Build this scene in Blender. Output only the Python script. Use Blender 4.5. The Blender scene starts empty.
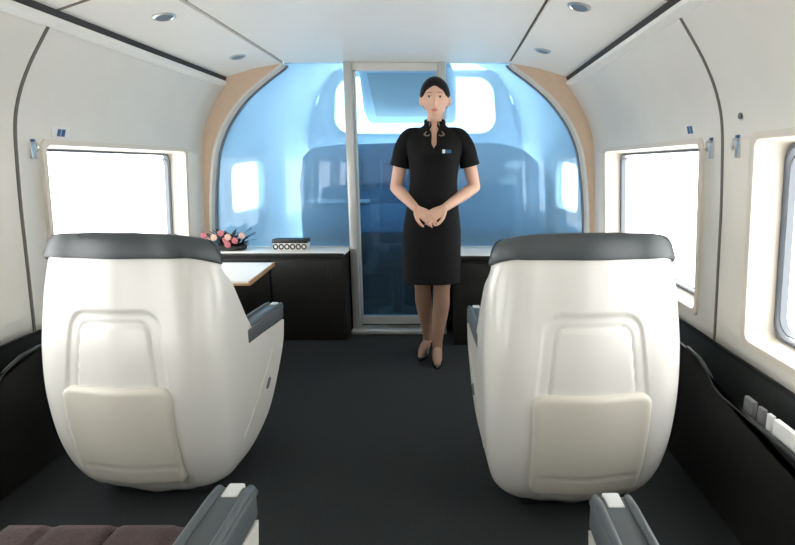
import bpy, bmesh, math, random
from mathutils import Vector, Matrix
random.seed(7)
PI = math.pi
SC = bpy.context.scene
COL = SC.collection

# ------------------------------------------------------------------ materials
def mat(name, col, rough=0.5, metal=0.0, coat=0.0, noise=0.0, nscale=40.0, bump=0.0, bscale=200.0, sheen=0.0, spec=0.5):
    m = bpy.data.materials.new(name); m.use_nodes = True
    nt = m.node_tree; b = nt.nodes['Principled BSDF']
    b.inputs['Base Color'].default_value = (*col, 1); b.inputs['Roughness'].default_value = rough
    b.inputs['Metallic'].default_value = metal; b.inputs['Coat Weight'].default_value = coat
    b.inputs['Coat Roughness'].default_value = 0.15
    b.inputs['Sheen Weight'].default_value = sheen
    b.inputs['Specular IOR Level'].default_value = spec
    tc = nt.nodes.new('ShaderNodeTexCoord')
    if noise:
        n = nt.nodes.new('ShaderNodeTexNoise'); n.inputs['Scale'].default_value = nscale; n.inputs['Detail'].default_value = 4
        r = nt.nodes.new('ShaderNodeValToRGB')
        r.color_ramp.elements[0].position = .3; r.color_ramp.elements[1].position = .7
        r.color_ramp.elements[0].color = (*[c * (1 - noise) for c in col], 1)
        r.color_ramp.elements[1].color = (*[min(1, c * (1 + noise)) for c in col], 1)
        nt.links.new(tc.outputs['Object'], n.inputs['Vector']); nt.links.new(n.outputs['Fac'], r.inputs['Fac'])
        nt.links.new(r.outputs['Color'], b.inputs['Base Color'])
    if bump:
        n2 = nt.nodes.new('ShaderNodeTexNoise'); n2.inputs['Scale'].default_value = bscale; n2.inputs['Detail'].default_value = 3
        bp = nt.nodes.new('ShaderNodeBump'); bp.inputs['Strength'].default_value = bump; bp.inputs['Distance'].default_value = .004
        nt.links.new(tc.outputs['Object'], n2.inputs['Vector']); nt.links.new(n2.outputs['Fac'], bp.inputs['Height'])
        nt.links.new(bp.outputs['Normal'], b.inputs['Normal'])
    return m

def glass(name, tint, haze, hazecol, gloss=0.06):
    m = bpy.data.materials.new(name); m.use_nodes = True
    nt = m.node_tree; nt.nodes.clear()
    out = nt.nodes.new('ShaderNodeOutputMaterial')
    tr = nt.nodes.new('ShaderNodeBsdfTransparent'); tr.inputs['Color'].default_value = (*tint, 1)
    tl = nt.nodes.new('ShaderNodeBsdfTranslucent'); tl.inputs['Color'].default_value = (*hazecol, 1)
    gl = nt.nodes.new('ShaderNodeBsdfGlossy'); gl.inputs['Roughness'].default_value = 0.03
    gl.inputs['Color'].default_value = (.9, .95, 1, 1)
    m1 = nt.nodes.new('ShaderNodeMixShader'); m1.inputs[0].default_value = haze
    m2 = nt.nodes.new('ShaderNodeMixShader'); m2.inputs[0].default_value = gloss
    nt.links.new(tr.outputs[0], m1.inputs[1]); nt.links.new(tl.outputs[0], m1.inputs[2])
    nt.links.new(m1.outputs[0], m2.inputs[1]); nt.links.new(gl.outputs[0], m2.inputs[2])
    nt.links.new(m2.outputs[0], out.inputs['Surface'])
    return m

M = dict(
    wall=mat('wall_laminate', (.83, .80, .725), .45, noise=.02, nscale=5),
    ceil=mat('ceiling_laminate', (.85, .83, .77), .5, noise=.015, nscale=4),
    rail=mat('rail_plastic', (.86, .85, .80), .4),
    gap=mat('shadow_gap', (.05, .05, .05), .8),
    seam=mat('joint_strip', (.16, .145, .12), .6),
    beige=mat('beige_trim', (.62, .46, .33), .5, noise=.04, nscale=30),
    lip=mat('frame_lip', (.62, .62, .58), .35),
    cream=mat('cream_reveal', (.78, .72, .62), .45),
    gasket=mat('rubber_gasket', (.14, .16, .18), .55),
    carpet=mat('carpet', (.026, .029, .031), .95, noise=.5, nscale=260, bump=.6, bscale=500, spec=.15),
    dado=mat('dark_dado', (.014, .014, .013), .5, noise=.15, nscale=20, spec=.3),
    ledge=mat('dark_ledge', (.040, .044, .043), .4, noise=.1, nscale=30, spec=.35),
    shell=mat('seat_shell', (.71, .70, .655), .36, coat=.5),
    pocket=mat('seat_pocket', (.60, .575, .50), .45, coat=.1, bump=.1, bscale=400),
    cap=mat('seat_leather', (.052, .062, .068), .42, bump=.15, bscale=300),
    pad=mat('arm_pad', (.085, .10, .108), .42, bump=.1, bscale=400),
    maroon=mat('maroon_fabric', (.048, .024, .023), .9, noise=.3, nscale=150, bump=.3, bscale=600, sheen=.08),
    black=mat('black_metal', (.012, .012, .013), .5),
    silver=mat('brushed_metal', (.62, .63, .62), .3, .9),
    alu=mat('door_frame_metal', (.60, .61, .59), .38, .55),
    light=mat('light_inset', (.72, .74, .73), .4),
    cab=mat('cab_lining', (.82, .84, .86), .6),
    console=mat('console_plastic', (.15, .25, .36), .5),
    screen=mat('console_screen', (.17, .15, .22), .25),
    white=mat('white_paint', (.85, .84, .80), .4),
    wood=mat('wood_edge', (.55, .33, .17), .5, noise=.2, nscale=60),
    skin=mat('skin', (.72, .44, .32), .5, noise=.03, nscale=30),
    stocking=mat('sheer_stocking', (.30, .185, .13), .55),
    dress=mat('black_dress', (.007, .007, .0075), .8, bump=.15, bscale=700, spec=.18),
    trim=mat('collar_trim', (.26, .23, .19), .5),
    hair=mat('black_hair', (.005, .0045, .0045), .5, bump=.4, bscale=150, spec=.25),
    shoe=mat('black_patent', (.010, .010, .011), .25),
    lips=mat('lips', (.60, .22, .19), .45),
    eye=mat('eye_white', (.70, .66, .62), .3),
    iris=mat('iris', (.03, .02, .015), .25),
    brow=mat('eyebrow', (.10, .07, .055), .8),
    blue=mat('blue_enamel', (.03, .11, .25), .4),
    leaf=mat('dark_leaf', (.014, .020, .014), .4),
    pink=mat('pink_petal', (.42, .13, .15), .7),
    pale=mat('pale_petal', (.55, .36, .28), .7),
    paper=mat('white_paper', (.86, .86, .84), .6),
    greypaper=mat('grey_paper', (.16, .165, .165), .6),
    clear=glass('window_glass', (.98, .99, 1), .0, (1, 1, 1), .03),
    tint=glass('blue_smart_glass', (.63, .85, 1.0), .28, (.60, .83, 1.0), .035),
    doorg=glass('blue_door_glass', (.60, .84, 1.0), .045, (.60, .83, 1.0), .045),
)

# ------------------------------------------------------------------ helpers
def link(name, bm, m, parent=None, smooth=True, kind=None, auto=None):
    me = bpy.data.meshes.new(name)
    bmesh.ops.recalc_face_normals(bm, faces=bm.faces)
    bm.to_mesh(me); bm.free()
    ms = m if isinstance(m, (list, tuple)) else [m]
    for x in ms: me.materials.append(M[x] if isinstance(x, str) else x)
    if smooth:
        for p in me.polygons: p.use_smooth = True
        try: me.set_sharp_from_angle(angle=math.radians(auto if auto else 40))
        except Exception: pass
    o = bpy.data.objects.new(name, me); COL.objects.link(o)
    if parent: o.parent = parent
    if kind: o['kind'] = kind
    return o

def empty(name, loc=(0, 0, 0), rz=0):
    o = bpy.data.objects.new(name, None); COL.objects.link(o)
    o.location = loc; o.rotation_euler = (0, 0, rz); o.empty_display_size = .1
    return o

def tag(o, label, cat, group=None):
    o['label'] = label; o['category'] = cat
    if group: o['group'] = group
    return o

def copy_tree(o, parent=None):
    c = o.copy(); COL.objects.link(c)
    if parent: c.parent = parent
    for ch in list(o.children): copy_tree(ch, c)
    return c

def box(bm, x0, x1, y0, y1, z0, z1, bev=0.0, seg=2):
    r = bmesh.ops.create_cube(bm, size=1)
    vs = r['verts']
    for v in vs:
        v.co = Vector((x0 + (v.co.x + .5) * (x1 - x0), y0 + (v.co.y + .5) * (y1 - y0), z0 + (v.co.z + .5) * (z1 - z0)))
    if bev:
        es = list({e for v in vs for e in v.link_edges})
        bmesh.ops.bevel(bm, geom=es, offset=bev, segments=seg, profile=.5, affect='EDGES')
def bxo(name, m, dims, parent=None, bev=.004, kind=None, seg=2):
    bm = bmesh.new(); box(bm, *dims, bev=bev, seg=seg); return link(name, bm, m, parent, kind=kind)

def rings(bm, rs, cap=True, closed=True):
    """skin a list of rings (lists of points)"""
    vv = [[bm.verts.new(p) for p in r] for r in rs]
    n = len(rs[0])
    for a, b in zip(vv, vv[1:]):
        for i in range(n if closed else n - 1):
            j = (i + 1) % n
            bm.faces.new((a[i], a[j], b[j], b[i]))
    if cap and closed:
        bm.faces.new(vv[0][::-1]); bm.faces.new(vv[-1])
    return vv

def tube(bm, pts, rads, n=16, round_ends=True, sy=1.0):
    pts = [Vector(p) for p in pts]
    if not isinstance(rads, (list, tuple)): rads = [rads] * len(pts)
    P, R = [], []
    if round_ends:
        d = (pts[0] - pts[1]).normalized()
        for a in (80, 55, 28): P.append(pts[0] + d * rads[0] * math.sin(math.radians(a))); R.append(rads[0] * math.cos(math.radians(a)))
    P += pts; R += list(rads)
    if round_ends:
        d = (pts[-1] - pts[-2]).normalized()
        for a in (28, 55, 80): P.append(pts[-1] + d * rads[-1] * math.sin(math.radians(a))); R.append(rads[-1] * math.cos(math.radians(a)))
    rs = []; ref = None
    for i, p in enumerate(P):
        t = (P[min(i + 1, len(P) - 1)] - P[max(i - 1, 0)]).normalized()
        if ref is None:
            ref = Vector((1, 0, 0)) if abs(t.x) < .8 else Vector((0, 1, 0))
        u = (ref - t * ref.dot(t)).normalized(); ref = u
        w = t.cross(u)
        rs.append([p + R[i] * (u * math.cos(2 * PI * k / n) + w * sy * math.sin(2 * PI * k / n)) for k in range(n)])
    rings(bm, rs)

def interp(tab, x):
    """smooth monotone-ish interpolation through (x, y) table"""
    if x <= tab[0][0]: return tab[0][1]
    if x >= tab[-1][0]: return tab[-1][1]
    for i in range(len(tab) - 1):
        x0, y0 = tab[i]; x1, y1 = tab[i + 1]
        if x <= x1:
            t = (x - x0) / (x1 - x0)
            def sl(k):
                if k == 0: return (tab[1][1] - tab[0][1]) / (tab[1][0] - tab[0][0])
                if k == len(tab) - 1: return (tab[-1][1] - tab[-2][1]) / (tab[-1][0] - tab[-2][0])
                return (tab[k + 1][1] - tab[k - 1][1]) / (tab[k + 1][0] - tab[k - 1][0])
            m0 = sl(i) * (x1 - x0); m1 = sl(i + 1) * (x1 - x0)
            return (2*t**3-3*t**2+1)*y0 + (t**3-2*t**2+t)*m0 + (-2*t**3+3*t**2)*y1 + (t**3-t**2)*m1

def ellipsoid(bm, c, r, seg=24, ring=16, rot=None):
    mtx = Matrix.Translation(Vector(c))
    if rot: mtx = mtx @ rot
    mtx = mtx @ Matrix.Diagonal((*r, 1))
    bmesh.ops.create_uvsphere(bm, u_segments=seg, v_segments=ring, radius=1, matrix=mtx)

def cyl(bm, c, r, h, axis='Z', n=24, r2=None):
    rot = {'Z': Matrix.Identity(4), 'X': Matrix.Rotation(PI/2, 4, 'Y'), 'Y': Matrix.Rotation(PI/2, 4, 'X')}[axis]
    bmesh.ops.create_cone(bm, cap_ends=True, segments=n, radius1=r, radius2=r if r2 is None else r2, depth=h,
                          matrix=Matrix.Translation(Vector(c)) @ rot)

def prism(bm, outline, d):
    """extrude closed 3-D outline by vector d"""
    a = [bm.verts.new(p) for p in outline]; b = [bm.verts.new(Vector(p) + Vector(d)) for p in outline]
    n = len(a)
    for i in range(n):
        j = (i + 1) % n; bm.faces.new((a[i], a[j], b[j], b[i]))
    fa = bm.faces.new(a[::-1]); fb = bm.faces.new(b)
    bmesh.ops.triangulate(bm, faces=[fa, fb])

def rrect(y0, y1, z0, z1, r, n=6):
    pts = []
    for (cy, cz, a0) in ((y1 - r, z1 - r, 0), (y0 + r, z1 - r, 90), (y0 + r, z0 + r, 180), (y1 - r, z0 + r, 270)):
        for k in range(n + 1):
            a = math.radians(a0 + 90 * k / n); pts.append((cy + r * math.cos(a), cz + r * math.sin(a)))
    return pts

# ------------------------------------------------------------------ camera
XC = -0.35                        # centre line of the coach
F = 517.0; PITCH = math.atan(107.5 / F)
cam = bpy.data.cameras.new('camera'); co = bpy.data.objects.new('camera', cam); COL.objects.link(co)
cam.sensor_fit = 'HORIZONTAL'; cam.sensor_width = 36; cam.lens = F / 795 * 36
cam.shift_x = -(448 - 397.5) / 795
cam.clip_start = .02
co.location = (0, 0, 1.23); co.rotation_euler = (PI/2 - PITCH, 0, 0)
SC.camera = co

# ------------------------------------------------------------------ coach shell
PROF = [(1.45, .52), (1.44, .70), (1.43, .88), (1.42, 1.06), (1.405, 1.24), (1.392, 1.36), (1.375, 1.44), (1.34, 1.53), (1.29, 1.62), (1.235, 1.70), (1.185, 1.77)]
def wx(z): return interp(PROF_Z, z)
PROF_Z = [(z, w) for w, z in PROF]
Y0, Y1 = -2.6, 3.76
SEAMS = {-1: [.52, 2.15], 1: [.52, 2.03]}
WINL = {-1: [(-2.2, -1.0), (-.90, .40), (.64, 1.86), (2.30, 3.52)], 1: [(-2.2, -1.0), (-.90, .40), (.64, 1.81), (2.20, 3.52)]}
WZ0, WZ1 = .60, 1.32

floor = bxo('floor', 'carpet', (XC - 1.52, XC + 1.52, Y0, 5.9, -.06, 0), bev=0, kind='structure')
# ceiling: flat centre panel + sloping side panels
bm = bmesh.new()
box(bm, XC - .765, XC + .765, Y0, Y1 + .03, 1.915, 1.955, .004)
ceil = link('ceiling', bm, 'ceil', kind='structure')
for s in (-1, 1):
    bm = bmesh.new()
    pr = [(XC + s * .778, 1.905), (XC + s * .97, 1.868), (XC + s * 1.155, 1.812), (XC + s * 1.165, 1.842), (XC + s * .97, 1.90), (XC + s * .785, 1.94)]
    prism(bm, [(x, Y0, z) for x, z in pr], (0, Y1 + .02 - Y0, 0))
    link('side_panel', bm, 'ceil', ceil)
    bm = bmesh.new(); ys_ = SEAMS[s][1]
    prism(bm, [(XC + s * x, ys_ - .007, z) for x, z in ((.785, 1.901), (.97, 1.866), (1.15, 1.811), (1.15, 1.818), (.97, 1.874), (.785, 1.908))], (0, .014, 0))
    link('joint_strip', bm, 'seam', ceil)
    bxo('joint_strip', 'seam', (XC + s * .771 - .012, XC + s * .771 + .012, Y0, Y1, 1.925, 1.95), ceil, bev=0)

def wall(s, name):
    """one panelled side wall with window openings; s = -1 left, +1 right"""
    zs = sorted(set([z for _, z in PROF] + [WZ0, WZ1])); zs = sorted(set(zs + [round(.52 + 1.25 * k / 40, 4) for k in range(41)]))
    ys = [Y0]; 
    WINS = WINL[s]
    for a, b in WINS: ys += [a, b]
    ys += SEAMS[s] + [Y1]
    ys = sorted(set(ys))
    bm = bmesh.new(); vv = {}
    def V(i, j):
        if (i, j) not in vv: vv[i, j] = bm.verts.new((XC + s * (wx(zs[j]) - (.035 if ys[i] > 3.6 else 0)), ys[i], zs[j]))
        return vv[i, j]
    for i in range(len(ys) - 1):
        ym = (ys[i] + ys[i + 1]) / 2; win = any(a < ym < b for a, b in WINS)
        for j in range(len(zs) - 1):
            zm = (zs[j] + zs[j + 1]) / 2
            if win and WZ0 < zm < WZ1: continue
            bm.faces.new((V(i, j), V(i + 1, j), V(i + 1, j + 1), V(i, j + 1)))
    o = link(name, bm, 'wall', kind='structure')
    md = o.modifiers.new('thick', 'SOLIDIFY'); md.thickness = .03; md.offset = 1 if s > 0 else 1
    # make the thickness grow outward whichever way the normals ended up
    nx = o.data.polygons[0].normal.x
    md.offset = 1 if nx * s > 0 else -1
    # joint strips between panels
    for y in SEAMS[s]:
        bm = bmesh.new()
        rs = []
        for k in range(33):
            z = .52 + (1.77 - .52) * k / 32; w = wx(z)
            rs.append([(XC + s * (w - .004), y - .007, z), (XC + s * (w + .01), y - .007, z), (XC + s * (w + .01), y + .007, z), (XC + s * (w - .004), y + .007, z)])
        rings(bm, rs); link('joint_strip', bm, 'seam', o)
    return o
wl = wall(-1, 'wall_left'); wr = wall(1, 'wall_right')
tn = 0
def trim_name():
    global tn; tn += 1; return 'trim_%d' % tn
for s, side in ((-1, 'left'), (1, 'right')):
    # light rail above the wall, in front of a shadow gap
    bm = bmesh.new()
    pr = [(1.212, 1.750), (1.172, 1.756), (1.155, 1.768), (1.155, 1.787), (1.168, 1.790), (1.25, 1.775)]
    prism(bm, [(XC + s * x, Y0, z) for x, z in pr], (0, Y1 - Y0, 0))
    link(trim_name(), bm, 'rail', kind='structure')
    bm = bmesh.new()
    prism(bm, [(XC + s * x, Y0, z) for x, z in ((1.16, 1.792), (1.145, 1.825), (1.20, 1.86), (1.24, 1.79))], (0, Y1 - Y0, 0))
    link(trim_name(), bm, 'gap', kind='structure')
    # dark dado
    bm = bmesh.new(); box(bm, XC + s * 1.445, XC + s * 1.50, Y0, Y1, 0, .505, 0)
    b = link('baseboard_' + side, bm, 'ledge', kind='structure')
    bm = bmesh.new(); box(bm, XC + s * 1.44, XC + s * 1.49, Y0, Y1, .505, .519, 0)
    link('edge_strip', bm, 'black', b)

bxo('wall_light_block', 'wall', (XC - 1.52, XC + 1.52, Y0 - .05, Y0, 0, 1.99), bev=0, kind='structure')  # unseen end wall, added to cut the light reaching the seats from behind
# windows
wn = 0
def window(s, a, b):
    global wn; wn += 1
    root = empty('window_%d' % wn, (XC + s * 1.45, (a + b) / 2, WZ0)); root['kind'] = 'structure'
    ox, oy, oz = root.location
    def loop(x, y0, y1, z0, z1, r, lean=True):
        return [(XC + s * ((wx(z) if lean else 1.42) + x) - ox, y - oy, z - oz) for y, z in rrect(y0, y1, z0, z1, r)]
    bm = bmesh.new()
    rings(bm, [loop(.012, a - .022, b + .022, WZ0 - .022, WZ1 + .022, .03), loop(-.010, a - .020, b + .020, WZ0 - .020, WZ1 + .020, .03),
               loop(-.010, a + .004, b - .004, WZ0 + .004, WZ1 - .004, .03), loop(.105, a + .02, b - .02, WZ0 + .02, WZ1 - .02, .05),
               loop(.125, a + .02, b - .02, WZ0 + .02, WZ1 - .02, .05)], cap=False)
    link('window_frame', bm, 'cream', root, auto=35)
    bm = bmesh.new()
    for i0, i1 in ((.018, .029), (.046, .051)):
        rings(bm, [loop(.085, a + i0, b - i0, WZ0 + i0, WZ1 - i0, .06), loop(.085, a + i1, b - i1, WZ0 + i1, WZ1 - i1, .06),
                   loop(.11, a + i1, b - i1, WZ0 + i1, WZ1 - i1, .06), loop(.11, a + i0, b - i0, WZ0 + i0, WZ1 - i0, .06), loop(.085, a + i0, b - i0, WZ0 + i0, WZ1 - i0, .06)], cap=False)
    link('window_gasket', bm, 'gasket', root, auto=35)
    bm = bmesh.new()
    rings(bm, [loop(.112, a + .022, b - .022, WZ0 + .022, WZ1 - .022, .05), loop(.118, a + .022, b - .022, WZ0 + .022, WZ1 - .022, .05)])
    link('window_pane', bm, 'clear', root)
for s in (-1, 1):
    for a, b in WINL[s][::-1]: window(s, a, b)

# ------------------------------------------------------------------ glazed partition at the end of the saloon
GP = [(1.363, .62), (1.358, .80), (1.343, .98), (1.318, 1.16), (1.282, 1.334), (1.203, 1.504), (1.071, 1.671), (.914, 1.80), (.80, 1.878), (.772, 1.905)]
def bothsides(p): return p
def smooth_path(tab, n):
    # dense resample of an (x, z) polyline by chord length with cubic interpolation
    d = [0]
    for (a, b), (c, e) in zip(tab, tab[1:]): d.append(d[-1] + math.hypot(c - a, e - b))
    fx = list(zip(d, [t[0] for t in tab])); fz = list(zip(d, [t[1] for t in tab]))
    return [(interp(fx, d[-1] * k / n), interp(fz, d[-1] * k / n)) for k in range(n + 1)]
OUTP = [(1.46, .62), (1.455, .80), (1.45, .98), (1.43, 1.16), (1.405, 1.34), (1.33, 1.53), (1.20, 1.74), (1.14, 1.84), (.97, 1.895), (.80, 1.94)]
for s, side in ((-1, 'left'), (1, 'right')):
    gi = smooth_path(GP, 48); go = smooth_path(OUTP, 48)
    bm = bmesh.new()
    lipi = [(x - .014 * (1 if k < 30 else 1), z - .006) for k, (x, z) in enumerate(gi)]
    rings(bm, [[(XC + s * x, y, z) for x, y, z in ((o[0], 3.70, o[1]), (o[0], 3.80, o[1]), (i[0], 3.80, i[1]), (i[0], 3.745, i[1]), (i[0] + .012, 3.728, i[1] + .003))] for i, o in zip(gi, go)])
    fr = link('trim_%d' % (tn + 1), bm, 'beige', kind='structure'); tn += 1
    bm = bmesh.new()
    rings(bm, [[(XC + s * (i[0] + dx), y, i[1] + dz) for dx, dz, y in ((.014, .004, 3.722), (.014, .004, 3.80), (-.016, -.006, 3.80), (-.016, -.006, 3.750), (-.002, -.001, 3.724))] for i in gi])
    link('frame_lip', bm, 'lip', fr)
    bm = bmesh.new()
    rings(bm, [[(XC + s * (i[0] + dx), y, i[1] + dz) for dx, dz, y in ((-.016, -.006, 3.752), (-.016, -.006, 3.79), (-.026, -.010, 3.79), (-.026, -.010, 3.752))] for i in gi])
    link('frame_seal', bm, 'gasket', fr)
DX0, DX1 = -.685, -.040           # door opening
def pane(x_in, s, nm, label=None):
    pts = [(XC + s * (x + .03), z + .012) for x, z in smooth_path(GP, 40)]
    outl = [(x_in, 1.915), (x_in, .60), ] + [(x, z) for x, z in pts]
    outl = [(x, 3.768, min(z, 1.92)) for x, z in outl]
    outl += [(XC + s * .74, 3.768, 1.92)]
    bm = bmesh.new(); prism(bm, outl, (0, .012, 0))
    return link(nm, bm, 'tint', kind='structure', smooth=False)
pane(DX0 - .01, -1, 'window_%d' % (wn + 1)); pane(DX1 + .01, 1, 'window_%d' % (wn + 2)); wn += 2
# bulkheads below the glass
bxo('wall_front', 'dado', (XC - 1.46, DX0 - .02, 3.755, 3.80, 0, .615), bev=0, kind='structure')
bxo('wall_front.001', 'dado', (DX1 + .02, XC + 1.46, 3.755, 3.80, 0, .615), bev=0, kind='structure')
for x0, x1 in ((XC - 1.37, DX0 - .02), (DX1 + .02, XC + 1.37)):
    bxo(trim_name(), 'alu', (x0, x1, 3.745, 3.80, .615, .645), bev=.004, kind='structure')
# sliding glass door
dr = empty('door_1', ((DX0 + DX1) / 2, 3.77, 0)); dr['kind'] = 'structure'
ox = dr.location.x
def dbox(nm, m, x0, x1, y0, y1, z0, z1, bev=.005): return bxo(nm, m, (x0 - ox, x1 - ox, y0 - 3.77, y1 - 3.77, z0, z1), dr, bev=bev)
for x in (DX0, DX1):
    dbox('door_jamb', 'alu', x - .027, x + .027, 3.71, 3.81, 0, 1.915)
dbox('door_header', 'lip', DX0 + .027, DX1 - .027, 3.725, 3.80, 1.862, 1.914)
dbox('threshold', 'alu', DX0 - .03, DX1 + .03, 3.66, 3.80, 0, .03)
dbox('door_rail', 'alu', DX0 + .03, DX1 - .03, 3.745, 3.795, .055, .115)
dbox('door_stile', 'lip', DX0 + .027, DX0 + .045, 3.75, 3.79, .115, 1.862)
dbox('door_stile', 'lip', DX1 - .045, DX1 - .027, 3.75, 3.79, .115, 1.862)
dbox('door_pane', 'doorg', DX0 + .045, DX1 - .045, 3.764, 3.776, .115, 1.862, 0)

# ------------------------------------------------------------------ driver's cab behind the glass
SEC = [(1.46, 0), (1.46, .45), (1.45, .80), (1.43, 1.22), (1.38, 1.45), (1.27, 1.68), (1.05, 1.86), (.70, 1.95), (.35, 1.98), (0, 1.99)]
def scale_at(y): return interp([(3.8, (1.0)), (4.4, .975), (5.0, .92), (5.6, .82), (5.9, .76)], y)
def rise_at(y): return interp([(3.8, 1.0), (4.4, 1.06), (5.0, 1.12), (5.6, 1.17), (5.9, 1.18)], y)
ysx = [3.80, 3.95, 4.1, 4.22, 4.84, 4.95, 5.1, 5.3, 5.5, 5.7]
full = [(-x, z) for x, z in SEC] + [(x, z) for x, z in SEC[-2::-1]]
bm = bmesh.new(); g = []
for y in ysx: g.append([bm.verts.new((XC + x * scale_at(y), y, z * (1 + (rise_at(y) - 1) * (z / 1.99)))) for x, z in full])
nf = len(full)
for i in range(len(ysx) - 1):
    for j in range(nf - 1):
        if i == 3 and j in (2, nf - 4): continue
        bm.faces.new((g[i][j], g[i + 1][j], g[i + 1][j + 1], g[i][j + 1]))
wc = link('wall_cab', bm, 'cab', kind='structure', auto=60)
md = wc.modifiers.new('thick', 'SOLIDIFY'); md.thickness = .03; md.offset = 1 if wc.data.polygons[0].normal.x * (wc.data.polygons[0].center.x - XC) > 0 else -1
# raised joints running down the cab lining
for s in (-1, 1):
    bm = bmesh.new(); pts = []
    for k in range(25):
        t = k / 24; y = 3.86 + 1.75 * t; q = 6.0 - 1.7 * t; i0 = int(q); f = q - i0
        x = SEC[i0][0] + (SEC[min(i0 + 1, 9)][0] - SEC[i0][0]) * f; z = SEC[i0][1] + (SEC[min(i0 + 1, 9)][1] - SEC[i0][1]) * f
        pts.append((XC + s * x * scale_at(y), y, z * (1 + (rise_at(y) - 1) * z / 1.99)))
    tube(bm, pts, .010, 8); link('lining_joint', bm, 'cab', wc)
# side windows of the cab
for s in (-1, 1):
    root = empty('window_%d' % (wn + 1), (XC + s * 1.36, 4.56, .8)); wn += 1; root['kind'] = 'structure'
    def cl(off, e, r):
        out = []
        for y, z in rrect(4.22 + e, 4.84 - e, .80 + e, 1.22 - e, r):
            w = (1.45 + (1.43 - 1.45) * (z - .8) / .42) * scale_at(y)
            out.append((XC + s * (w + off) - root.location.x, y - 4.56, z * (1 + (rise_at(y) - 1) * z / 1.99) - .8))
        return out
    bm = bmesh.new()
    rings(bm, [cl(.012, -.03, .04), cl(-.016, -.03, .05), cl(-.016, .02, .09), cl(.04, .025, .09)], cap=False); link('window_frame', bm, 'lip', root)
    bm = bmesh.new(); rings(bm, [cl(.032, .02, .08), cl(.038, .02, .08)]); link('window_pane', bm, 'clear', root)
# windscreen bulkhead: outer = section, inner = rounded opening
YE = 5.7; sc, ri = scale_at(YE), rise_at(YE)
secl = [(x * sc, z * (1 + (ri - 1) * z / 1.99)) for x, z in full]
def ray_hit(poly, cx, cz, a):
    dx, dz = math.cos(a), math.sin(a); best = None
    n = len(poly)
    for i in range(n):
        x0, z0 = poly[i]; x1, z1 = poly[(i + 1) % n]
        ex, ez = x1 - x0, z1 - z0; den = dx * ez - dz * ex
        if abs(den) < 1e-9: continue
        t = ((x0 - cx) * ez - (z0 - cz) * ex) / den; u = ((x0 - cx) * dz - (z0 - cz) * dx) / den
        if t > 0 and -1e-6 <= u <= 1 + 1e-6 and (best is None or t < best): best = t
    return (cx + dx * best, cz + dz * best)
ws = rrect(-.90, .90, 1.545, 2.15, .19, 8)
ws = [(x * (1 - .10 * (z - 1.5)), z) for x, z in ws]
angs = [math.atan2(z - 1.8, x) for x, z in ws]
def R3(x, y, z): return (XC + x, y, z)
bm = bmesh.new()
inn = [R3(x, YE, z) for x, z in ws]; outp = [R3(*(lambda p: (p[0] * 1.01, YE, p[1] if p[1] > .0 else -.0))(ray_hit(secl, 0, 1.8, a))) for a in angs]
rings(bm, [[(x, y + .05, z) for x, y, z in outp], outp, inn, [(x, y + .05, z) for x, y, z in inn]], cap=False)
wf = link('wall_cab_front', bm, 'cab', kind='structure', auto=30)
root = empty('window_%d' % (wn + 1), (XC, YE, 1.5)); wn += 1; root['kind'] = 'structure'
def wl_(e, y): return [(x * (1 - e), y - YE, 1.8 + (z - 1.8) * (1 - e * 2) - 1.5) for x, z in ws]
bm = bmesh.new(); rings(bm, [wl_(-.015, YE + .01), wl_(-.015, YE - .02), wl_(.03, YE - .02), wl_(.03, YE + .04)], cap=False); link('window_frame', bm, 'lip', root)
bm = bmesh.new(); rings(bm, [wl_(0, YE + .030), wl_(0, YE + .036)]); link('window_pane', bm, 'clear', root)
# overhead panel in front of the windscreen
oh = empty('overhead_console', (XC - .02, 5.05, 2.04))
tag(oh, 'pale overhead console hanging above the windscreen in the cab behind the glass door', 'console')
bm = bmesh.new()
rs = []
for y, zl, w in ((-.35, -.03, .40), (-.10, -.18, .42), (.20, -.34, .45), (.45, -.39, .45)):
    ring = [(x, y, z) for x, z in rrect(-w, w, zl, .06, .05, 4)]
    rs.append(ring)
rings(bm, rs); link('housing', bm, 'cab', oh, auto=50)
bm = bmesh.new(); rs = [[(x, y, z) for x, z in rrect(-.33, .33, zl, zl + .03, .012, 3)] for y, zl in ((-.34, -.046), (-.10, -.193), (.18, -.347))]
rings(bm, rs); link('panel', bm, 'lip', oh)
# driver's console
dc = empty('driver_console', (XC + .1, 4.95, 0))
tag(dc, 'wide dark console desk with screens in the cab behind the blue glass', 'console')
bm = bmesh.new()
out = [(-1.10, 0), (-1.10, 1.05), (-1.06, 1.30), (-.98, 1.375), (-.80, 1.40), (0, 1.43), (.70, 1.42), (.92, 1.37), (1.06, 1.26), (1.13, 1.08), (1.15, .9), (1.15, 0)]
prism(bm, [(x, -.18, z) for x, z in out], (0, .55, 0)); bmesh.ops.remove_doubles(bm, verts=bm.verts, dist=1e-5)
link('body', bm, 'console', dc, auto=30)
bm = bmesh.new(); prism(bm, [(x * .96, -.25, .05 + z * .965 ) for x, z in out if z > .9] , (0, .09, 0)); link('hood', bm, 'console', dc, auto=30)
for x, z, w, h in ((-.72, 1.13, .40, .26), (-.14, 1.14, .42, .26), (.42, 1.12, .40, .24)):
    p = bxo('monitor', 'console', (x - w/2, x + w/2, -.30, -.24, z - h/2, z + h/2), dc, .01)
    bxo('screen', 'screen', (x - w/2 + .02, x + w/2 - .02, -.306, -.298, z - h/2 + .02, z + h/2 - .02), p, .002)
bxo('desk_edge', 'cab', (-.98, -.45, -.42, -.24, .90, .93), dc, .012)
bxo('desk_front', 'console', (-.95, .87, -.38, -.20, .64, .90), dc, .02)
bxo('desk_base', 'black', (-.95, .87, -.37, -.20, .30, .65), dc, .02)
bxo('control_panel', 'paper', (.76, .89, -.270, -.25, 1.20, 1.27), dc, .002)
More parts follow.
